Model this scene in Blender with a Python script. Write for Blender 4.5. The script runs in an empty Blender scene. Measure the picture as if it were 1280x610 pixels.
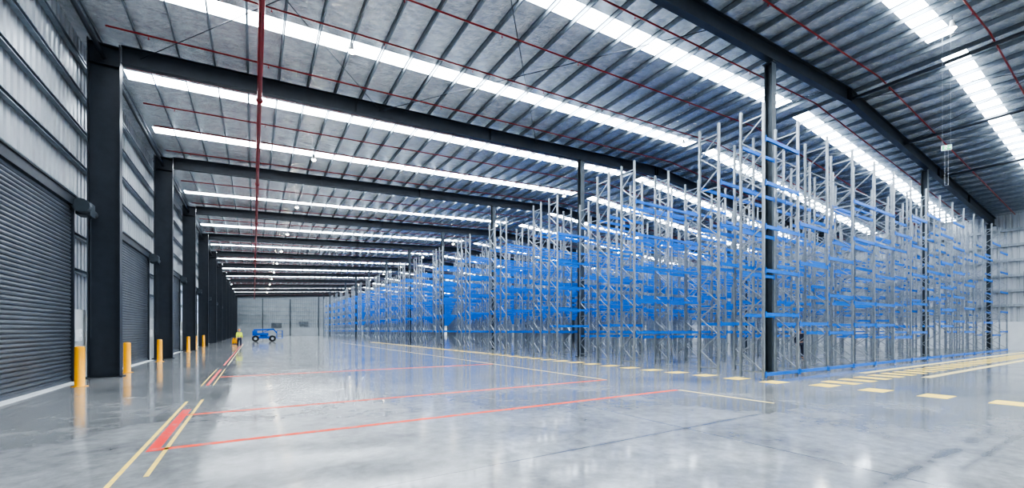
import bpy, math, random
from mathutils import Vector, Matrix
random.seed(7)
COL = bpy.context.scene.collection

# ------------------------------------------------------------ materials
def nt(name):
    m = bpy.data.materials.new(name); m.use_nodes = True
    t = m.node_tree; b = t.nodes["Principled BSDF"]
    return m, t, b
def simple(name, col, rough=0.5, metal=0.0, var=0.12, scale=3.0, bump=0.0, emis=None, estr=0, spec=.5, worn=None):
    m, t, b = nt(name)
    tc = t.nodes.new("ShaderNodeTexCoord")
    n = t.nodes.new("ShaderNodeTexNoise"); n.inputs["Scale"].default_value = scale; n.inputs["Detail"].default_value = 5
    t.links.new(tc.outputs["Object"], n.inputs["Vector"])
    r = t.nodes.new("ShaderNodeValToRGB")
    r.color_ramp.elements[0].position = .3; r.color_ramp.elements[1].position = .7
    r.color_ramp.elements[0].color = tuple(c*(1-var) for c in col)+(1,)
    r.color_ramp.elements[1].color = tuple(min(1, c*(1+var)) for c in col)+(1,)
    if worn:
        r.color_ramp.elements[0].position = .34; r.color_ramp.elements[1].position = .48
        r.color_ramp.elements[0].color = tuple(c*.6+g*.4 for c, g in zip(col, worn))+(1,)
        r.color_ramp.elements[1].color = tuple(col)+(1,)
    t.links.new(n.outputs["Fac"], r.inputs["Fac"]); t.links.new(r.outputs["Color"], b.inputs["Base Color"])
    b.inputs["Roughness"].default_value = rough; b.inputs["Metallic"].default_value = metal
    b.inputs["Specular IOR Level"].default_value = spec
    if bump:
        bp = t.nodes.new("ShaderNodeBump"); bp.inputs["Strength"].default_value = bump
        t.links.new(n.outputs["Fac"], bp.inputs["Height"]); t.links.new(bp.outputs["Normal"], b.inputs["Normal"])
    if emis:
        b.inputs["Emission Color"].default_value = emis+(1,); b.inputs["Emission Strength"].default_value = estr
    return m
GC = (.30, .31, .32)
M = {}
M['dark'] = simple("dark_steel", (.031, .038, .050), .42, .1)
M['darkgrey'] = simple("grey_steel", (.065, .08, .095), .42, .3)
M['galv'] = simple("galvanised", (.36, .39, .42), .40, .6, .15, 6)
M['purlin'] = simple("galvanised_purlin", (.22, .255, .29), .42, .5, .15, 6)
M['rackpost'] = simple("rack_post_galvanised", (.37, .40, .43), .30, .7, .15, 5)
M['blue'] = simple("blue_beam_paint", (.001, .155, .62), .38, 0, .08)
M['sheet'] = simple("wall_sheet", (.46, .485, .51), .38, .28, .08, .6)
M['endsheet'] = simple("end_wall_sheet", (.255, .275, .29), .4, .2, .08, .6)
M['dado'] = simple("precast_dado", (.60, .625, .64), .7, 0, .07, 1.2)
M['shutter'] = simple("shutter_grey", (.10, .113, .133), .36, .35, .1, 1.0)
M['yellow'] = simple("yellow_paint", (.95, .42, .001), .35, 0, .05)
M['lineyel'] = simple("line_yellow", (.90, .64, .12), .5, 0, .12, 7, spec=.3, worn=GC)
M['linepale'] = simple("line_pale_yellow", (.78, .64, .28), .5, 0, .2, 5, spec=.3, worn=GC)
M['linered'] = simple("line_red", (.74, .03, .02), .5, 0, .2, 9, spec=.2, worn=GC)
M['linepink'] = simple("line_orange_red", (.80, .085, .04), .55, 0, .2, 6, spec=.1, worn=GC)
M['redpipe'] = simple("red_pipe", (.24, .006, .012), .4, 0, .1)
M['black'] = simple("rubber_black", (.015, .015, .017), .7)
M['white'] = simple("white_plastic", (.8, .82, .84), .4)
M['skin'] = simple("skin", (.55, .33, .24), .5)
M['hair'] = simple("hair", (.04, .025, .015), .6)
M['hivis'] = simple("hivis_yellow", (.75, .85, .05), .6)
M['orange'] = simple("orange_cloth", (.85, .25, .03), .6)
M['navy'] = simple("navy_cloth", (.02, .025, .05), .8)
M['louvre'] = simple("louvre_grey", (.10, .115, .13), .5, .3)
M['liftblue'] = simple("lift_blue", (.003, .09, .42), .35)
M['green'] = simple("sign_green", (.05, .5, .2), .4, emis=(.1, .6, .3), estr=.6)
M['signwhite'] = simple("sign_white", (.9, .9, .9), .4, emis=(1, 1, 1), estr=1.5)
M['lamp'] = simple("lamp_lens", (.9, .9, .9), .4, emis=(1, .84, .58), estr=110)
M['skylight'] = simple("translucent_sheet", (.85, .9, .95), .5, emis=(.86, .935, 1.0), estr=26.5)

# roof foil
m, t, b = nt("roof_foil")
tc = t.nodes.new("ShaderNodeTexCoord")
mp = t.nodes.new("ShaderNodeMapping"); mp.inputs["Scale"].default_value = (1.4, 1.9, 1)
t.links.new(tc.outputs["Object"], mp.inputs["Vector"])
n = t.nodes.new("ShaderNodeTexNoise"); n.inputs["Scale"].default_value = 2.4; n.inputs["Detail"].default_value = 8; n.inputs["Roughness"].default_value = .7
t.links.new(mp.outputs[0], n.inputs["Vector"])
r = t.nodes.new("ShaderNodeValToRGB")
r.color_ramp.elements[0].position = .36; r.color_ramp.elements[1].position = .64
r.color_ramp.elements[0].color = (.55, .585, .62, 1); r.color_ramp.elements[1].color = (.90, .915, .93, 1)
t.links.new(n.outputs["Fac"], r.inputs["Fac"]); t.links.new(r.outputs["Color"], b.inputs["Base Color"])
b.inputs["Metallic"].default_value = .92; b.inputs["Roughness"].default_value = .19
w = t.nodes.new("ShaderNodeTexWave"); w.bands_direction = 'Y'; w.inputs["Scale"].default_value = .4; w.inputs["Distortion"].default_value = 2.0
t.links.new(tc.outputs["Object"], w.inputs["Vector"])
ad = t.nodes.new("ShaderNodeMath"); ad.operation = 'MULTIPLY_ADD'; ad.inputs[1].default_value = .13
t.links.new(w.outputs["Fac"], ad.inputs[0]); t.links.new(n.outputs["Fac"], ad.inputs[2])
bp = t.nodes.new("ShaderNodeBump"); bp.inputs["Strength"].default_value = .75; bp.inputs["Distance"].default_value = .15
t.links.new(ad.outputs[0], bp.inputs["Height"]); t.links.new(bp.outputs["Normal"], b.inputs["Normal"])
M['foil'] = m

# concrete
m, t, b = nt("polished_concrete")
L = t.links.new
def mth(op, a, c=None, clamp=False):
    q = t.nodes.new("ShaderNodeMath"); q.operation = op; q.use_clamp = clamp
    for i_, v_ in enumerate((a, c)):
        if v_ is None: continue
        if isinstance(v_, (int, float)): q.inputs[i_].default_value = v_
        else: L(v_, q.inputs[i_])
    return q.outputs[0]
tc = t.nodes.new("ShaderNodeTexCoord")
n1 = t.nodes.new("ShaderNodeTexNoise"); n1.inputs["Scale"].default_value = .45; n1.inputs["Detail"].default_value = 9; n1.inputs["Roughness"].default_value = .68; n1.inputs["Distortion"].default_value = .4
n2 = t.nodes.new("ShaderNodeTexNoise"); n2.inputs["Scale"].default_value = 5; n2.inputs["Detail"].default_value = 8; n2.inputs["Roughness"].default_value = .65
n3 = t.nodes.new("ShaderNodeTexNoise"); n3.inputs["Scale"].default_value = .6; n3.inputs["Detail"].default_value = 3
n4 = t.nodes.new("ShaderNodeTexNoise"); n4.inputs["Scale"].default_value = 2.5; n4.inputs["Detail"].default_value = 6
for nn in (n1, n2, n3, n4): L(tc.outputs["Object"], nn.inputs["Vector"])
r1 = t.nodes.new("ShaderNodeValToRGB")
r1.color_ramp.elements[0].position = .34; r1.color_ramp.elements[1].position = .64
r1.color_ramp.elements[0].color = (.165, .17, .174, 1); r1.color_ramp.elements[1].color = (.345, .35, .354, 1)
L(n1.outputs["Fac"], r1.inputs["Fac"])
mx = t.nodes.new("ShaderNodeMix"); mx.data_type = 'RGBA'; mx.blend_type = 'OVERLAY'; mx.inputs[0].default_value = .22
cr = t.nodes.new("ShaderNodeValToRGB"); cr.color_ramp.elements[0].position = .3; cr.color_ramp.elements[1].position = .7
L(n2.outputs["Fac"], cr.inputs["Fac"])
L(r1.outputs["Color"], mx.inputs[6]); L(cr.outputs["Color"], mx.inputs[7])
br = t.nodes.new("ShaderNodeTexBrick"); br.offset = 0; br.inputs["Scale"].default_value = 1
br.inputs["Brick Width"].default_value = 11.4; br.inputs["Row Height"].default_value = 11.4
br.inputs["Mortar Size"].default_value = .012; br.inputs["Mortar Smooth"].default_value = 0
mpb = t.nodes.new("ShaderNodeMapping"); mpb.inputs["Location"].default_value = (5.2, 6.9, 0)
L(tc.outputs["Object"], mpb.inputs["Vector"]); L(mpb.outputs[0], br.inputs["Vector"])
mj = t.nodes.new("ShaderNodeMix"); mj.data_type = 'RGBA'; mj.inputs[7].default_value = (.09, .095, .10, 1)
L(br.outputs["Fac"], mj.inputs[0]); L(mx.outputs[2], mj.inputs[6])
sx = t.nodes.new("ShaderNodeSeparateXYZ"); L(tc.outputs["Object"], sx.inputs[0])
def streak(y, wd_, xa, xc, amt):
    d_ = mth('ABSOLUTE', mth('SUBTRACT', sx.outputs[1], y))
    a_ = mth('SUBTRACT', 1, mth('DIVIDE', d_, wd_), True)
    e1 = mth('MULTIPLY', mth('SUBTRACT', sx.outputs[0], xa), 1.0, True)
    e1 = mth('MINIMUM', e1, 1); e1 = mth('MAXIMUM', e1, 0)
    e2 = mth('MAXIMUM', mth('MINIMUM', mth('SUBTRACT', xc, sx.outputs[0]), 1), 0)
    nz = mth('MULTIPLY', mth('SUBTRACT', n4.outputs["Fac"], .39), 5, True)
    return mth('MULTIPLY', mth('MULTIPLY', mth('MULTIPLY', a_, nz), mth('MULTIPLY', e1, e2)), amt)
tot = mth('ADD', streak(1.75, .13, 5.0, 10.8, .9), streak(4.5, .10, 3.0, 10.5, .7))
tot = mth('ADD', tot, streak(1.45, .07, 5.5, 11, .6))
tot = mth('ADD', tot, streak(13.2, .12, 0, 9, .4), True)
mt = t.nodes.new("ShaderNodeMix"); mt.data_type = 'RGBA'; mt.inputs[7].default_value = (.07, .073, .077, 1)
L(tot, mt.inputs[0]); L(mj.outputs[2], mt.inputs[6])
L(mt.outputs[2], b.inputs["Base Color"])
rr = t.nodes.new("ShaderNodeMapRange"); rr.inputs[1].default_value = .35; rr.inputs[2].default_value = .68
rr.inputs[3].default_value = .07; rr.inputs[4].default_value = .16
L(n3.outputs["Fac"], rr.inputs[0]); L(rr.outputs[0], b.inputs["Roughness"])
b.inputs["Specular IOR Level"].default_value = .9
bp = t.nodes.new("ShaderNodeBump"); bp.inputs["Strength"].default_value = .045; bp.inputs["Distance"].default_value = .02
L(n4.outputs["Fac"], bp.inputs["Height"]); L(bp.outputs["Normal"], b.inputs["Normal"])
M['floor'] = m

# ------------------------------------------------------------ mesh builder
class MB:
    def __init__(s): s.v = []; s.f = []; s.m = []
    def add(s, vs, fs, mi=0):
        o = len(s.v); s.v += [tuple(v) for v in vs]
        for f in fs: s.f.append(tuple(i+o for i in f)); s.m.append(mi)
    def box(s, x0, x1, y0, y1, z0, z1, mi=0):
        vs = [(x0,y0,z0),(x1,y0,z0),(x1,y1,z0),(x0,y1,z0),(x0,y0,z1),(x1,y0,z1),(x1,y1,z1),(x0,y1,z1)]
        s.add(vs, [(0,3,2,1),(4,5,6,7),(0,1,5,4),(1,2,6,5),(2,3,7,6),(3,0,4,7)], mi)
    def bar(s, p0, p1, w, h, mi=0):
        p0 = Vector(p0); p1 = Vector(p1); d = (p1-p0).normalized()
        up = Vector((0,0,1)) if abs(d.z) < .95 else Vector((0,1,0))
        a = d.cross(up).normalized()*w/2; c = a.cross(d).normalized()*h/2
        vs = [p0-a-c,p0+a-c,p0+a+c,p0-a+c,p1-a-c,p1+a-c,p1+a+c,p1-a+c]
        s.add(vs, [(0,3,2,1),(4,5,6,7),(0,1,5,4),(1,2,6,5),(2,3,7,6),(3,0,4,7)], mi)
    def cyl(s, p0, p1, r, n=12, mi=0, r2=None, cap=True):
        if r2 is None: r2 = r
        p0 = Vector(p0); p1 = Vector(p1); d = (p1-p0).normalized()
        up = Vector((0,0,1)) if abs(d.z) < .95 else Vector((0,1,0))
        a = d.cross(up).normalized(); c = a.cross(d).normalized()
        vs = []
        for i in range(n):
            an = 2*math.pi*i/n; o = a*math.cos(an)+c*math.sin(an)
            vs += [p0+o*r, p1+o*r2]
        fs = [(2*i, (2*i+2) % (2*n), (2*i+3) % (2*n), 2*i+1) for i in range(n)]
        if cap: fs += [tuple(2*i for i in range(n))[::-1], tuple(2*i+1 for i in range(n))]
        s.add(vs, fs, mi)
    def lathe(s, prof, n=16, mi=0, c=(0,0,0)):
        vs = []; k = len(prof)
        for i in range(n):
            an = 2*math.pi*i/n
            for (r, z) in prof: vs.append((c[0]+r*math.cos(an), c[1]+r*math.sin(an), c[2]+z))
        fs = []
        for i in range(n):
            j = (i+1) % n
            for q in range(k-1): fs.append((i*k+q, j*k+q, j*k+q+1, i*k+q+1))
        s.add(vs, fs, mi)
    def extr(s, secs, mi=0, cap=True):
        k = len(secs[0]); vs = [p for sec in secs for p in sec]; fs = []
        for a in range(len(secs)-1):
            for i in range(k):
                j = (i+1) % k
                fs.append((a*k+i, a*k+j, (a+1)*k+j, (a+1)*k+i))
        if cap:
            fs.append(tuple(range(k))[::-1]); fs.append(tuple((len(secs)-1)*k+i for i in range(k)))
        s.add(vs, fs, mi)
    def mesh(s, name, mats, smooth=False):
        me = bpy.data.meshes.new(name); me.from_pydata(s.v, [], s.f)
        for mm in mats: me.materials.append(M[mm])
        me.polygons.foreach_set("material_index", s.m)
        if smooth: me.polygons.foreach_set("use_smooth", [True]*len(s.f))
        me.update(); return me
def obj(name, me, loc=(0,0,0), parent=None, rz=0):
    o = bpy.data.objects.new(name, me); COL.objects.link(o); o.location = loc; o.rotation_euler = (0,0,rz)
    if parent: o.parent = parent
    return o
def tag(o, label, cat, group=None, kind=None):
    o["label"] = label; o["category"] = cat
    if group: o["group"] = group
    if kind: o["kind"] = kind
    return o
def struct(o, label=None):
    o["kind"] = "structure"
    if label: o["label"] = label
    return o
def Isec(depth, fw, tf, tw):
    return [(-fw/2,0),(fw/2,0),(fw/2,tf),(tw/2,tf),(tw/2,depth-tf),(fw/2,depth-tf),(fw/2,depth),(-fw/2,depth),(-fw/2,depth-tf),(-tw/2,depth-tf),(-tw/2,tf),(-fw/2,tf)]

# ------------------------------------------------------------ layout
XL, XR = -5.25, 53.0
YB, YF = -14.0, 145.8
RID = 24.5; SL = .0524; SR = .082
def roofz(x): return 12.0+SL*(x+5) if x < RID else 12.0+SL*(RID+5)-SR*(x-RID)
FY = [8.8+11.4*n for n in range(-1, 13)]
BAY = 11.4

mb = MB(); mb.box(XL-.1, XR+.2, YB-.1, YF+.2, -.2, 0)
struct(obj("floor", mb.mesh("floor", ['floor'])), "polished grey concrete warehouse slab with saw-cut joints")

SW = .38
strips = []
for n in range(-2, 12):
    y0 = 8.8+11.4*n
    for off in (2.5, 8.0): strips.append((y0+off-SW, y0+off+SW))
strips = [s for s in strips if s[0] > YB and s[1] < YF]
xb = [XL-.1, -4.4, 23.7, RID, 25.3, 52.4, XR+.2]
yb = [YB-.1]
for s in strips: yb += [s[0], s[1]]
yb.append(YF+.2)
mb = MB(); win = 0
for i in range(len(xb)-1):
    for j in range(len(yb)-1):
        x0, x1, y0, y1 = xb[i], xb[i+1], yb[j], yb[j+1]
        if i in (1, 4) and j % 2 == 1:
            win += 1
            k = MB()
            k.extr([[(x0,y0,roofz(x0)+.0),(x0,y1,roofz(x0)+.0),(x0,y1,roofz(x0)+.03),(x0,y0,roofz(x0)+.03)],
                    [(x1,y0,roofz(x1)+.0),(x1,y1,roofz(x1)+.0),(x1,y1,roofz(x1)+.03),(x1,y0,roofz(x1)+.03)]])
            struct(obj("window_%d" % win, k.mesh("skylight", ['skylight'])), "long translucent roof skylight strip, glowing white")
        else:
            mb.extr([[(x0,y0,roofz(x0)),(x0,y1,roofz(x0)),(x0,y1,roofz(x0)+.06),(x0,y0,roofz(x0)+.06)],
                     [(x1,y0,roofz(x1)),(x1,y1,roofz(x1)),(x1,y1,roofz(x1)+.06),(x1,y0,roofz(x1)+.06)]])
struct(obj("ceiling", mb.mesh("ceiling", ['foil'])), "metal roof lined with silver foil insulation")

def corr(mbd, a0, a1, zf, tf, P, pitch=.36, mi=0, dep=.07):
    n = int((a1-a0)/pitch)
    pts = []
    for i in range(n):
        a = a0+i*pitch
        pts += [(a, 0), (a+pitch*.55, 0), (a+pitch*.65, dep), (a+pitch*.9, dep)]
    pts.append((a1, 0))
    for i in range(len(pts)-1):
        (u0, w0), (u1, w1) = pts[i], pts[i+1]
        mid = (u0+u1)/2; z0 = zf(mid)
        mbd.add([P(u0,w0,z0),P(u1,w1,z0),P(u1,w1,tf(u1)),P(u0,w0,tf(u0))], [(0,1,2,3)], mi)
doors = []
for n in range(-1, 11):
    y = FY[0]+BAY*(n+1)
    doors.append((y+1.9+.4, y+BAY-1.9+.4))
DH = 5.55
def lz(y):
    for a, c in doors:
        if a-.02 < y < c+.02: return DH
    return 2.35
mb = MB(); corr(mb, YB, YF, lz, lambda a: 12.0, lambda u,w,z: (XL-w, u, z))
prev = YB
for a, c in doors+[(YF, YF)]:
    if a-prev > .1: mb.box(XL+.02, -5.0, prev, a, 0, 2.35, 1)
    prev = c
struct(obj("wall_left", mb.mesh("wall_left", ['sheet', 'dado'])), "corrugated light metal wall above pale precast base")
RT = roofz(XR)
mb = MB(); corr(mb, YB, YF, lambda y: 2.35, lambda a: RT, lambda u,w,z: (XR+w, u, z)); mb.box(XR-.2, XR, YB, YF, 0, 2.35, 1)
struct(obj("wall_right", mb.mesh("wall_right", ['sheet', 'dado'])), "pale corrugated metal wall with precast base")
mb = MB(); corr(mb, XL, XR, lambda y: 2.35, roofz, lambda u,w,z: (u, YF+w, z)); mb.box(XL, XR, YF-.15, YF, 0, 2.35, 1)
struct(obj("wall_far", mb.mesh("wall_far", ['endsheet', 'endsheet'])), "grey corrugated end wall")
mb = MB(); corr(mb, XL, XR, lambda y: 2.35, roofz, lambda u,w,z: (u, YB-w, z)); mb.box(XL, XR, YB, YB+.15, 0, 2.35, 1)
struct(obj("wall_back", mb.mesh("wall_back", ['sheet', 'dado'])), "pale corrugated end wall")

def csec(h, d, t=.012):
    return [(0,0),(d,0),(d,.03),(d-t,.03),(d-t,t),(t,t),(t,h-t),(d-t,h-t),(d-t,h-.03),(d,h-.03),(d,h),(0,h)]
for z in (3.6, 4.8, 6.05, 7.3, 8.55, 9.8, 11.0):
    if z > DH:
        segs = [(YB, YF)]
    else:
        segs = []; p = YB
        for a, c in doors+[(YF, YF)]:
            if a-p > .3: segs.append((p, a-.02))
            p = c+.02
    for (a, c) in segs:
        mb = MB(); cs = csec(.16, .14)
        mb.extr([[(-5.22+u, a, z+w) for u, w in cs], [(-5.22+u, c, z+w) for u, w in cs]])
        tag(obj("wall_girt", mb.mesh("girt", ['purlin'])), "galvanised horizontal wall girt behind steel columns", "beam", "wall girts")
    if z < 10.5:
        mb = MB(); mb.box(XR-.2, XR-.02, YB+.1, YF-.1, z, z+.2)
        tag(obj("wall_girt", mb.mesh("girt", ['galv'])), "galvanised horizontal girt on the rack-side wall", "beam", "side wall girts")
    mb = MB(); mb.box(XL+.3, XR-.3, YF-.2, YF-.01, z+.1, z+.25)
    tag(obj("wall_girt", mb.mesh("girt", ['purlin'])), "galvanised horizontal girt on the end wall", "beam", "end wall girts")

# columns -----------------------------------------------------
mb = MB(); s = Isec(.85, .36, .03, .02)
topz = 12.0-.2
mb.extr([[(-4.9+b_, a_, 0) for a_, b_ in s], [(-4.9+b_, a_, topz) for a_, b_ in s]])
mb.box(-4.98, -3.97, -.26, .26, 0, .03)
for z in (11.0, 11.68):
    mb.box(-4.87, -4.08, -.16, .16, z, z+.02)
wcol = mb.mesh("wall_column", ['dark'])
for y in FY:
    tag(obj("steel_column", wcol, (0, y, 0)), "deep dark grey steel I-beam column along shutter wall", "column", "wall columns")
RD = .86
for x in (17.6, 36.0, 51.9):
    h = roofz(x)-RD-.01
    mb = MB(); s = Isec(.30, .30, .022, .016)
    mb.extr([[(a_, b_-.15, 0) for a_, b_ in s], [(a_, b_-.15, h) for a_, b_ in s]])
    mb.box(-.25, .25, -.25, .25, 0, .03); mb.box(-.2, .2, -.2, .2, h-.03, h)
    me = mb.mesh("inner_column", ['darkgrey'])
    for y in FY:
        tag(obj("steel_column", me, (x, y+.1, 0)), "slim grey steel column rising between racks", "column", "inner columns")
mb = MB(); s = Isec(.22, .22, .02, .015)
mb.extr([[(a_, b_, 0) for a_, b_ in s], [(a_, b_, 11.2) for a_, b_ in s]])
me = mb.mesh("end_column", ['darkgrey'])
for x in (2.3, 9.6):
    tag(obj("steel_column", me, (x, YF-.44, 0)), "grey steel post against the end wall", "column", "end wall posts")

s = Isec(.66, .25, .025, .016)
mb = MB()
mb.extr([[(x, a_, roofz(x)-RD+b_) for a_, b_ in s] for x in (-4.03, RID, 52.9)])
for x in (4, 11, 24.4, 24.6, 38, 45):
    mb.box(x, x+.02, -.12, .12, roofz(x)-RD+.03, roofz(x)-RD+.62)
raf = mb.mesh("rafter", ['dark'])
for y in FY:
    tag(obj("roof_rafter", raf, (0, y, 0)), "dark steel I-beam portal rafter under foil roof", "beam", "roof rafters")

def zsec(h=.18, d=.045, t=.012):
    return [(0,0),(d,0),(d,t),(t,t),(t,h-t),(t,h),(-d+t,h),(-d+t,h-t),(0,h-t)]
x = -4.6
while x < 52.6:
    if abs(x-RID) > .3:
        mb = MB(); z0 = roofz(x)-.195; zs = zsec()
        mb.extr([[(x+u, YB+.1, z0+w) for u, w in zs], [(x+u, YF-.1, z0+w) for u, w in zs]])
        tag(obj("roof_purlin", mb.mesh("purlin", ['purlin'])), "galvanised roof purlin over dark rafters", "beam", "roof purlins")
    x += 1.1
mb = MB(); mb.cyl((-4.5, FY[0], 11.3), (-4.5, FY[-1], 11.3), .07, 10)
tag(obj("eave_strut", mb.mesh("eave", ['dark'])), "dark tubular eave strut linking wall columns", "beam")
for xx in (25.0, 32.0, 39.0):
    mb = MB(); z = roofz(xx)-.5
    mb.cyl((xx, FY[0]+.02, z), (xx, FY[1]-.02, z), .08, 10)
    tag(obj("roof_strut", mb.mesh("strut", ['dark'])), "dark tubular strut between rafters", "beam", "roof struts")
for (xa, xc, n) in ((25, 32, 0), (32, 25, 0), (32, 39, 0), (39, 32, 0), (-3.5, 5, 1), (5, -3.5, 1), (5, 14, 1), (14, 5, 1), (25, 32, 1), (32, 25, 1)):
    mb = MB(); dz = .5 if xa < xc else .58
    mb.cyl((xa, FY[n]+.15, roofz(xa)-dz), (xc, FY[n+1]-.15, roofz(xc)-dz), .014, 6)
    tag(obj("bracing_rod", mb.mesh("rod", ['dark'])), "thin diagonal roof bracing rod", "rod", "roof bracing rods")

# sprinkler pipes
mb = MB(); mb.cyl((.2, YB+.2, 10.95), (.2, YF-.3, 10.95), .085, 14)
for y in FY[1:]:
    mb.cyl((.2, y-.4, 10.95), (.2, y-.37, 10.95), .13, 14)
    mb.cyl((.2, y, 11.0), (.2, y, roofz(.2)-RD+.01), .015, 6)
tag(obj("sprinkler_main_pipe", mb.mesh("main", ['redpipe'], False)), "thick red sprinkler main running below the rafters", "pipe")
for n in range(0, 13):
    for off in (1.4, 4.4, 6.8, 10.2):
        y = FY[n]+off
        if y > YF-1: continue
        mb = MB()
        P = [(-4.2, y, roofz(-4.2)-.24), (RID, y, roofz(RID)-.24), (52.4, y, roofz(52.4)-.24)]
        mb.cyl(P[0], P[1], .03, 8); mb.cyl(P[1], P[2], .03, 8)
        xx = -3.1
        while xx < 52:
            z = roofz(xx)
            mb.cyl((xx, y, z-.24), (xx, y, z-.35), .014, 6)
            mb.cyl((xx, y, z-.35), (xx, y, z-.36), .03, 6)
            xx += 3.6
        tag(obj("sprinkler_pipe", mb.mesh("branch", ['redpipe'])), "thin red sprinkler branch pipe with small heads", "pipe", "sprinkler branch pipes")

# ------------------------------------------------------------ roller shutters
W = doors[0][1]-doors[0][0]
mb = MB(); pts = []
ns = 48; p = DH/ns
for i in range(ns):
    z = i*p
    pts += [(0, z), (.03, z+p*.14), (.042, z+p*.5), (.03, z+p*.86)]
pts.append((0, DH))
for i in range(len(pts)-1):
    (a, z0), (c, z1) = pts[i], pts[i+1]
    mb.add([(a,0,z0+.06),(a,W,z0+.06),(c,W,z1+.06),(c,0,z1+.06)], [(0,1,2,3)])
mb.box(-.02, .05, 0, W, 0, .09)
curt = mb.mesh("curtain", ['shutter'])
mb = MB(); mb.box(-.05, .1, 0, .10, 0, DH+.2); guide = mb.mesh("guide", ['dark'])
mb = MB(); mb.box(-.08, .12, -.2, W+.2, 0, .3); mb.box(-.08, .16, -.2, W+.2, .28, .31); lint = mb.mesh("lintel", ['dark'])
mb = MB()
mb.box(0, .35, 0, .5, 0, .42); mb.cyl((.18, .5, .2), (.18, .95, .2), .15, 14); mb.cyl((.18, -.25, .25), (.18, 0, .25), .22, 16)
mb.cyl((.3, .25, -4.0), (.3, .25, 0), .008, 6); mb.cyl((.22, .25, -4.0), (.22, .25, 0), .008, 6)
motor = mb.mesh("motor", ['darkgrey'])
mb = MB(); mb.box(0, .1, 0, .3, 0, .4); mb.cyl((.1, .15, .28), (.13, .15, .28), .04, 10); mb.cyl((.1, .15, .14), (.13, .15, .14), .04, 10)
ctrl = mb.mesh("ctrl", ['white'])
mb = MB(); mb.box(-4.98, -4.7, 0, W, 0, .02); sill = mb.mesh("sill", ['dado'])
for i, (a, c) in enumerate(doors):
    d = obj("door_%d" % (i+1), curt, (-4.98, a, 0)); struct(d, "dark grey closed steel roller shutter door")
    for yy in (-.10, W): obj("guide_rail", guide, (0, yy, 0), d)
    obj("lintel", lint, (0, 0, DH+.07), d)
    obj("motor", motor, (.1, W+.15, DH-.15), d)
    obj("control_box", ctrl, (.0, W+.5, 1.3), d)
    obj("sill", sill, (4.98, 0, 0), d)

mb = MB(); mb.lathe([(.0, 0), (.19, 0), (.19, .012), (.115, .012), (.115, 1.12), (.108, 1.155), (.08, 1.18), (0, 1.19)], 24)
bol = mb.mesh("bollard", ['yellow'], True)
for (bx, y) in ((-4.36, 17.2), (-4.22, 21.9), (-4.22, 28.6), (-4.22, 40.0), (-4.22, 44.8), (-4.22, 51.4)):
    tag(obj("bollard", bol, (bx, y, 0)), "yellow steel safety bollard beside roller shutter", "bollard", "yellow bollards")

# ------------------------------------------------------------ racks
RX0 = 14.8; BL = 2.36; NB = 15; FD = .85; RH = 9.4
LVS = ([1.55, 3.05, 4.55, 6.05, 7.55], [1.9, 2.85, 4.15, 5.6, 7.2], [1.3, 3.4, 4.9, 6.4, 8.0], [2.2, 3.7, 5.2, 6.7, 8.2])
def frame_into(mb, ox=0, oy=0, mi=0):
    for (yy, sgn) in ((0, 1), (FD, -1)):
        w, d, t = .09, .07, .008
        c = [(-w/2,0),(w/2,0),(w/2,d),(w/2-.02,d),(w/2-.02,d-t),(w/2-t,d-t),(w/2-t,t),(-w/2+t,t),(-w/2+t,d-t),(-w/2+.02,d-t),(-w/2+.02,d),(-w/2,d)]
        mb.extr([[(ox+u, oy+yy+sgn*v, .008) for u, v in c], [(ox+u, oy+yy+sgn*v, RH) for u, v in c]], mi)
        mb.box(ox-.09, ox+.09, oy+yy+sgn*(.0375)-.08, oy+yy+sgn*(.0375)+.08, 0, .012, mi)
    z = .25; up = True
    mb.box(ox-.02, ox+.02, oy+.04, oy+FD-.04, .2, .24, mi)
    while z+.62 < RH-.1:
        a = (ox, oy+.05, z); b_ = (ox, oy+FD-.05, z+.62)
        if not up: a = (ox, oy+FD-.05, z); b_ = (ox, oy+.05, z+.62)
        mb.bar(a, b_, .038, .036, mi); z += .62; up = not up
    for zz in (z+.05, 4.7, 2.5, 7.0): mb.box(ox-.02, ox+.02, oy+.04, oy+FD-.04, zz, zz+.04, mi)
def beam_into(mb, ox, oy, z, mi=0):
    x0, x1 = ox+.045, ox+BL-.045
    mb.box(x0, x1, oy-.02, oy+.03, z-.056, z+.056, mi)
    mb.box(x0, x1, oy+.005, oy+.04, z-.056, z+.015, mi)
    for xx in (x0-.012, x1-.05):
        mb.box(xx, xx+.062, oy-.028, oy-.018, z-.11, z+.10, mi)
def levels_for(run, bay):
    rnd = random.Random(run*100+bay)
    L = list(LVS[rnd.choice((0, 0, 1, 2) if run > 1 else (0, 1, 2, 3)) if run < 5 else 0])
    if run < 2:
        keep = [z for z in L if rnd.random() < .76]
        if run == 0: keep.append(.14)
        return keep
    return L
k = MB(); frame_into(k); frame_me = k.mesh("upright_frame", ['rackpost'])
k = MB(); beam_into(k, 0, 0, 0); beam_me = k.mesh("beam", ['blue'])
k = MB()
for j in range(NB+1): frame_into(k, j*BL, 0, 0)
for j in range(NB):
    for z in LVS[0]:
        for yy in (0, FD): beam_into(k, j*BL, yy, z, 1)
run_me = k.mesh("pallet_rack", ['rackpost', 'blue'])
run = 0
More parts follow.
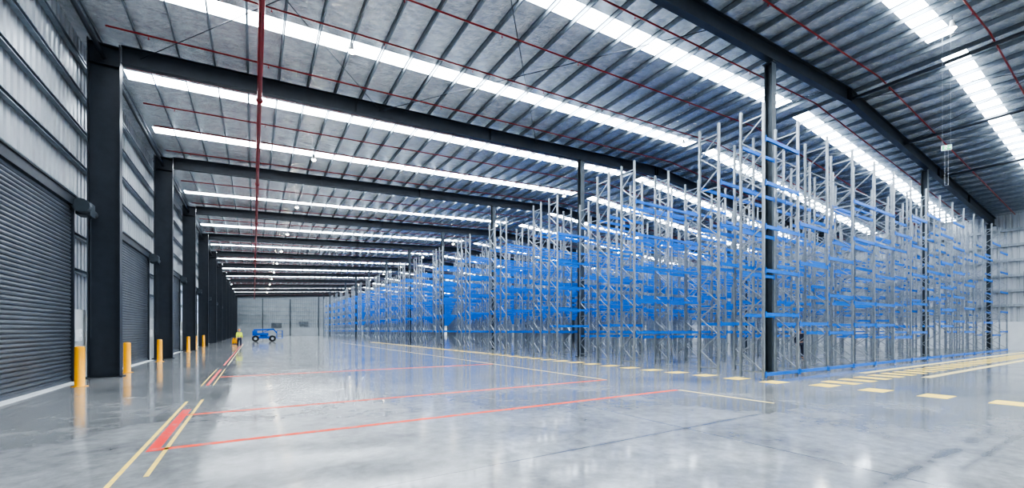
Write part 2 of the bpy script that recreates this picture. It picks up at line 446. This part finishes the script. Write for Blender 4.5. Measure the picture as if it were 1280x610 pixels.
for n in range(19):
    cy = 8.9 + 5.7*n
    for side in (0, 1):
        y0 = cy-1.235 if side == 0 else cy+.385
        lab = "tall galvanised pallet rack run with blue beams, empty"
        if run < 6:
            e = bpy.data.objects.new("pallet_rack", None); COL.objects.link(e); e.location = (RX0, y0, 0)
            tag(e, "tall empty galvanised pallet rack run beside yellow-dashed walkway" if run == 0 else lab, "rack", "empty pallet rack runs")
            for j in range(NB+1): obj("upright_frame", frame_me, (j*BL, 0, 0), e)
            cnt = 0; rest = MB()
            for j in range(NB):
                for z in levels_for(run, j):
                    for yy in ((0,) if z < .5 else (0, FD)):
                        cnt += 1
                        if cnt <= 99: obj("beam", beam_me, (j*BL, yy, z), e)
                        else: beam_into(rest, j*BL, yy, z)
            if rest.v:
                ro = obj("beam", rest.mesh("beams", ['blue']), (0,0,0), e); ro["kind"] = "stuff"
        else:
            tag(obj("pallet_rack", run_me, (RX0, y0, 0)), lab, "rack", "empty pallet rack runs")
        run += 1

# ------------------------------------------------------------ lamps
mb = MB(); mb.lathe([(.04, .30), (.06, .28), (.07, .14), (.12, .03), (.125, 0), (.115, .0), (.10, .04), (0, .05)], 20); refl = mb.mesh("reflector", ['white'], True)
mb = MB(); mb.lathe([(.0, -.08), (.06, -.065), (.10, -.03), (.118, .01), (0, .02)], 20); lens = mb.mesh("lens", ['lamp'], True)
mb = MB(); mb.cyl((0,0,.28), (0,0,.6), .01, 6); cord = mb.mesh("cord", ['black'])
for x in (3.05, 22.0, 40.0):
    for n in range(0, 12):
        y = 4.7+BAY*n
        z = roofz(x)-.6
        if x == 3.05 and n == 0: continue
        e = bpy.data.objects.new("high_bay_lamp", None); COL.objects.link(e); e.location = (x, y, z)
        tag(e, "round high-bay lamp hanging from roof, lit", "lamp", "high-bay lamps")
        obj("reflector", refl, (0,0,0), e); obj("lens", lens, (0,0,-.005), e); obj("cord", cord, (0,0,0), e)

# ------------------------------------------------------------ floor markings
cntm = [0]
def mark(x0, x1, y0, y1, mat, lab):
    cntm[0] += 1
    k = MB(); k.box(x0, x1, y0, y1, 0, .003)
    struct(obj("trim_%d" % cntm[0], k.mesh("marking", [mat])), lab)
mark(-1.34, -1.29, 5.0, 12.2, 'lineyel', "yellow painted floor line")
mark(-1.06, -1.01, 6.2, 12.4, 'lineyel', "yellow painted floor line")
mark(-1.25, -1.11, 7.45, 11.0, 'linered', "red painted floor patch")
mark(-1.22, -1.14, 15.5, 21.5, 'linered', "red painted floor line")
mark(-1.34, -1.31, 15.5, 21.5, 'lineyel', "yellow painted floor line")
mark(-1.05, -1.02, 15.5, 21.5, 'lineyel', "yellow painted floor line")
mark(-1.22, -1.16, 24, 60, 'linered', "red painted floor line")
mark(-1.06, -1.02, 24, 60, 'linepale', "yellow painted floor line")
for y in (7.52, 10.3):
    mark(-1.11, 10.0, y-.065, y+.065, 'linepink', "faded red painted floor line")
mark(-1.0, 10.0, 17.95, 18.15, 'linepink', "faded red painted floor line")
mark(10.0, 10.08, 5.0, 7.5, 'linepale', "thin yellow painted floor line")
mark(10.0, 10.07, 10.3, 60, 'linepale', "thin yellow painted floor line")
y = .7
while y < 60:
    xo = 14.2 if y < 6.4 else 13.75
    mark(xo, xo+.8, y, y+.55, 'lineyel', "yellow walkway dash on concrete"); y += 1.21
x = 15.5
while x < 51:
    mark(x, x+.62, 5.4, 6.3, 'lineyel', "yellow walkway dash on concrete"); x += 1.22
mark(20, 52.5, 6.6, 6.85, 'linepale', "long pale yellow band along rack run")
mark(20, 52.5, 4.8, 5.05, 'linepale', "long pale yellow band along rack run")

# ------------------------------------------------------------ louvres
def louvre(loc, w, h, axis):
    k = MB()
    f = (lambda a, d0, z0, a1, d1, z1: k.box(a, a1, d0, d1, z0, z1)) if axis == 'x' else (lambda a, d0, z0, a1, d1, z1: k.box(d0, d1, a, a1, z0, z1))
    f(0, -.05, 0, .06, .0, h); f(w-.06, -.05, 0, w, 0, h); f(0, -.05, 0, w, 0, .06); f(0, -.05, h-.06, w, 0, h)
    z = .1
    while z < h-.1: f(.06, -.04, z, w-.06, -.01, z+.06); z += .12
    o = obj("wall_louvre", k.mesh("louvre", ['louvre']), loc)
    tag(o, "grey slatted ventilation louvre on pale wall", "vent", "wall louvres")
louvre((XR-.2, 4.6, 4.4), 2.6, 2.0, 'y')
louvre((4.6, YF-.2, 2.3), 2.6, 1.6, 'x'); louvre((12.0, YF-.2, 2.9), 2.6, 1.5, 'x')

# ------------------------------------------------------------ exit sign
e = bpy.data.objects.new("exit_sign", None); COL.objects.link(e); e.location = (23.6, 5.2, 8.95); e.rotation_euler = (0, 0, math.radians(-60))
tag(e, "small green and white running-man exit sign on hanging rods", "sign")
k = MB(); k.box(-.15, .15, -.03, .03, -.10, .10); obj("case", k.mesh("case", ['white']), (0,0,0), e)
k = MB(); k.box(-.13, .13, -.036, -.031, -.08, .08); obj("panel", k.mesh("panel", ['green']), (0,0,0), e)
k = MB()
k.cyl((-.02, -.040, .055), (-.02, -.037, .055), .016, 10)
for a, c in (((-.02,.04),(-.05,-.01)), ((-.05,-.01),(-.01,-.035)), ((-.01,-.035),(-.03,-.07)), ((-.05,-.01),(-.09,-.05)), ((-.02,.035),(.03,.01)), ((-.02,.035),(-.08,.03)), ((.05,0),(.12,0)), ((.12,0),(.09,.035)), ((.12,0),(.09,-.035))):
    k.bar((a[0], -.0385, a[1]), (c[0], -.0385, c[1]), .003, .014)
obj("pictogram", k.mesh("pic", ['signwhite']), (0,0,0), e)
k = MB()
for xx in (-.12, .12): k.cyl((xx, 0, .10), (xx, 0, roofz(23.6)-.03-8.95), .005, 6)
obj("hanging_rod", k.mesh("rods", ['galv']), (0,0,0), e)
k = MB()
for xx in (-.05, .05): k.cyl((xx, 0, -1.5), (xx, 0, -.10), .005, 6)
k.cyl((-.05, 0, -1.5), (.05, 0, -1.5), .005, 6)
obj("cable", k.mesh("cable", ['white']), (0,0,0), e)

# ------------------------------------------------------------ people
def skin(name, nodes, edges, mat, root, parent=None, sub=1):
    names = list(nodes); me = bpy.data.meshes.new(name)
    me.from_pydata([nodes[q][0] for q in names], [(names.index(a), names.index(c)) for a, c in edges], [])
    me.materials.append(M[mat]); o = obj(name, me, (0,0,0), parent)
    sm = o.modifiers.new("Skin", 'SKIN'); sm.use_smooth_shade = True
    for i, q in enumerate(names):
        r_ = nodes[q][1]
        me.skin_vertices[0].data[i].radius = (r_ if isinstance(r_, tuple) else (r_, r_))
        me.skin_vertices[0].data[i].use_root = (q == root)
    ss = o.modifiers.new("Sub", 'SUBSURF'); ss.levels = sub; ss.render_levels = sub
    return o
def person(loc, rz, label, top, legs, stride=.22, helmet=None):
    N = {'pel': ((0,0,.95), (.15,.11)), 'waist': ((0,0,1.08), (.13,.1)), 'chest': ((0,0,1.3), (.16,.11)), 'neckb': ((0,0,1.45), .06),
         'neck': ((0,-.01,1.51), .05), 'head': ((0,-.015,1.60), (.075,.09)), 'crown': ((0,-.01,1.68), (.065,.08)), 'top': ((0,0,1.72), .04)}
    E = [('pel','waist'),('waist','chest'),('chest','neckb'),('neckb','neck'),('neck','head'),('head','crown'),('crown','top')]
    for s_, q in ((1, 'L'), (-1, 'R')):
        f = s_*stride
        N['hip'+q] = ((s_*.09, 0, .88), .09); N['knee'+q] = ((s_*.1, -f*.6-.03, .49), .06); N['ank'+q] = ((s_*.1, -f+.03, .09), .042); N['toe'+q] = ((s_*.11, -f-.15, .035), .035)
        N['sh'+q] = ((s_*.19, 0, 1.40), .055); N['el'+q] = ((s_*.24, f*.5+.02, 1.12), .042); N['wr'+q] = ((s_*.24, f*.7-.08, .9), .03); N['pal'+q] = ((s_*.24, f*.75-.1, .83), (.022,.04))
        E += [('pel','hip'+q),('hip'+q,'knee'+q),('knee'+q,'ank'+q),('ank'+q,'toe'+q),('chest','sh'+q),('sh'+q,'el'+q),('el'+q,'wr'+q),('wr'+q,'pal'+q)]
        b0 = Vector(N['pal'+q][0])
        for i_, (dy, L_) in enumerate(((-.03,.07),(-.01,.085),(.01,.08),(.03,.06))):
            N['f%d%s' % (i_, q)] = (tuple(b0+Vector((-s_*.01, dy, -.04))), .009); N['g%d%s' % (i_, q)] = (tuple(b0+Vector((-s_*.03, dy, -.04-L_*.7))), .008)
            E += [('pal'+q, 'f%d%s' % (i_, q)), ('f%d%s' % (i_, q), 'g%d%s' % (i_, q))]
        N['th'+q] = (tuple(b0+Vector((-s_*.02, -.06, -.03))), .009); E.append(('pal'+q, 'th'+q))
    o = skin("person", N, E, 'skin', 'pel'); o.location = loc; o.rotation_euler = (0,0,rz); tag(o, label, "person")
    J = {q: (N[q][0], tuple(v+.022 for v in (N[q][1] if isinstance(N[q][1], tuple) else (N[q][1],)*2))) for q in ('pel','waist','chest','neckb','shL','elL','wrL','shR','elR','wrR')}
    skin("jacket", J, [('pel','waist'),('waist','chest'),('chest','neckb'),('chest','shL'),('shL','elL'),('elL','wrL'),('chest','shR'),('shR','elR'),('elR','wrR')], top, 'chest', o)
    T = {q: (N[q][0], tuple(v+.018 for v in (N[q][1] if isinstance(N[q][1], tuple) else (N[q][1],)*2))) for q in ('pel','hipL','kneeL','ankL','hipR','kneeR','ankR')}
    skin("trousers", T, [('pel','hipL'),('hipL','kneeL'),('kneeL','ankL'),('pel','hipR'),('hipR','kneeR'),('kneeR','ankR')], legs, 'pel', o)
    for q in 'LR':
        a = Vector(N['ank'+q][0]); c = Vector(N['toe'+q][0])
        skin("shoe", {'a': (tuple(a+Vector((0,.04,-.035))), .052), 'b': (tuple(c+Vector((0,0,.012))), .047)}, [('a','b')], 'black', 'a', o)
    k = MB(); k.lathe([(.0, .125), (.05, .115), (.09, .08), (.105, .03), (.105, 0), (.125, -.005), (.125,-.012), (.1,-.01)], 18)
    if helmet: obj("helmet", k.mesh("helmet", [helmet], True), (0, -.01, 1.66), o)
    else: obj("hair", k.mesh("hair", ['hair'], True), (0, .005, 1.63), o)
    k = MB()
    for xx in (-.032, .032): k.lathe([(0,-.012),(.011,0),(0,.012)], 8, 0, (xx, -.105, 1.62))
    obj("eyes", k.mesh("eyes", ['black'], True), (0,0,0), o)
    k = MB(); k.add([(-.014,-.1,1.575),(.014,-.1,1.575),(0,-.132,1.578),(0,-.1,1.62)], [(0,1,2),(1,3,2),(3,0,2)]); k.box(-.025,.025,-.108,-.098,1.543,1.55)
    obj("nose", k.mesh("nose", ['skin']), (0,0,0), o)
    return o
person((-1.2, 49.2, 0), .2, "person in yellow high-visibility jacket walking across concrete", 'hivis', 'navy', .2, 'orange')
person((27.0, 12.0, 0), -.9, "person in dark workwear standing in aisle between racks", 'navy', 'navy', .06)

# hand pallet truck
e = bpy.data.objects.new("pallet_truck", None); COL.objects.link(e); e.location = (-1.9, 60, 0)
tag(e, "small yellow hand pallet truck standing on concrete", "pallet truck")
k = MB()
for xx in (-.2, .2): k.box(xx-.08, xx+.08, -.1, 1.1, .08, .14)
k.box(-.28, .28, -.25, -.1, .08, .55); k.box(-.2,.2,-.35,-.2,.2,.75); obj("body", k.mesh("body", ['yellow']), (0,0,0), e)
k = MB(); k.bar((0,-.3,.5),(0,-.6,1.2), .05, .05); k.cyl((-.18,-.62,1.24),(.18,-.62,1.24), .02, 8); obj("handle", k.mesh("handle", ['black']), (0,0,0), e)
k = MB()
for xx in (-.1, .1): k.cyl((xx-.03,-.3,.1),(xx+.03,-.3,.1), .1, 14)
for xx in (-.2, .2): k.cyl((xx-.04,.95,.04),(xx+.04,.95,.04), .04, 10)
obj("wheels", k.mesh("wheels", ['black']), (0,0,0), e)

# ------------------------------------------------------------ boom lift
e = bpy.data.objects.new("boom_lift", None); COL.objects.link(e); e.location = (1.3, 72, 0); e.scale = (1.12,)*3
tag(e, "blue self-propelled boom lift parked on concrete, boom stowed", "lift")
k = MB(); k.box(-1.2, 1.2, -.55, .55, .4, .7); k.box(-1.35, 1.35, -.35, .35, .42, .62); obj("chassis", k.mesh("chassis", ['liftblue']), (0,0,0), e)
k = MB(); k.cyl((0,-.15,0),(0,.15,0), .4, 20, 0); k.cyl((0,-.16,0),(0,.16,0), .17, 14, 1); wm = k.mesh("wheel", ['black','galv'])
for xx in (-.95, .95):
    for yy in (-.75, .75): obj("wheel", wm, (xx, yy, .4), e)
k = MB(); k.cyl((0,0,.7),(0,0,.82), .45, 18); k.box(-.8, .5, -.55, .55, .82, 1.15); k.box(-1.3, -.75, -.55, .55, .8, 1.42); obj("turntable", k.mesh("turntable", ['liftblue']), (0,0,0), e)
k = MB(); k.bar((-1.15,0,1.52),(1.15,0,1.62), .2, .2, 0); k.bar((1.1,0,1.62),(1.5,0,1.1), .12, .14, 0); k.bar((-.2,0,1.15),(.6,0,1.52), .08, .08, 0); obj("boom", k.mesh("boom", ['liftblue']), (0,0,0), e)
k = MB(); k.box(1.45, 2.15, -.8, .8, .4, .46)
for zz in (.95, 1.45):
    for (a, c) in (((1.47,-.78),(2.13,-.78)),((2.13,-.78),(2.13,.78)),((2.13,.78),(1.47,.78)),((1.47,.78),(1.47,-.78))):
        k.cyl((a[0],a[1],zz),(c[0],c[1],zz), .025, 6)
for (a, c) in ((1.47,-.78),(2.13,-.78),(2.13,.78),(1.47,.78)): k.cyl((a,c,.4),(a,c,1.45), .025, 6)
obj("basket", k.mesh("basket", ['liftblue']), (0,0,0), e)

# ------------------------------------------------------------ world, camera
wd = bpy.data.worlds.new("w"); bpy.context.scene.world = wd; wd.use_nodes = True
wd.node_tree.nodes["Background"].inputs[0].default_value = (.6, .75, 1, 1)
try: bpy.context.scene.view_settings.look = 'AgX - High Contrast'
except Exception as ex: print("look", ex)
cam = bpy.data.cameras.new("cam"); co = bpy.data.objects.new("camera", cam); COL.objects.link(co)
co.location = (0, 0, 1.65); co.rotation_euler = (math.radians(90), 0, -math.atan2(323, 525))
cam.sensor_width = 36; cam.lens = 525/1280*36; cam.shift_y = 108/1280; cam.clip_end = 500; cam.clip_start = .05
bpy.context.scene.camera = co
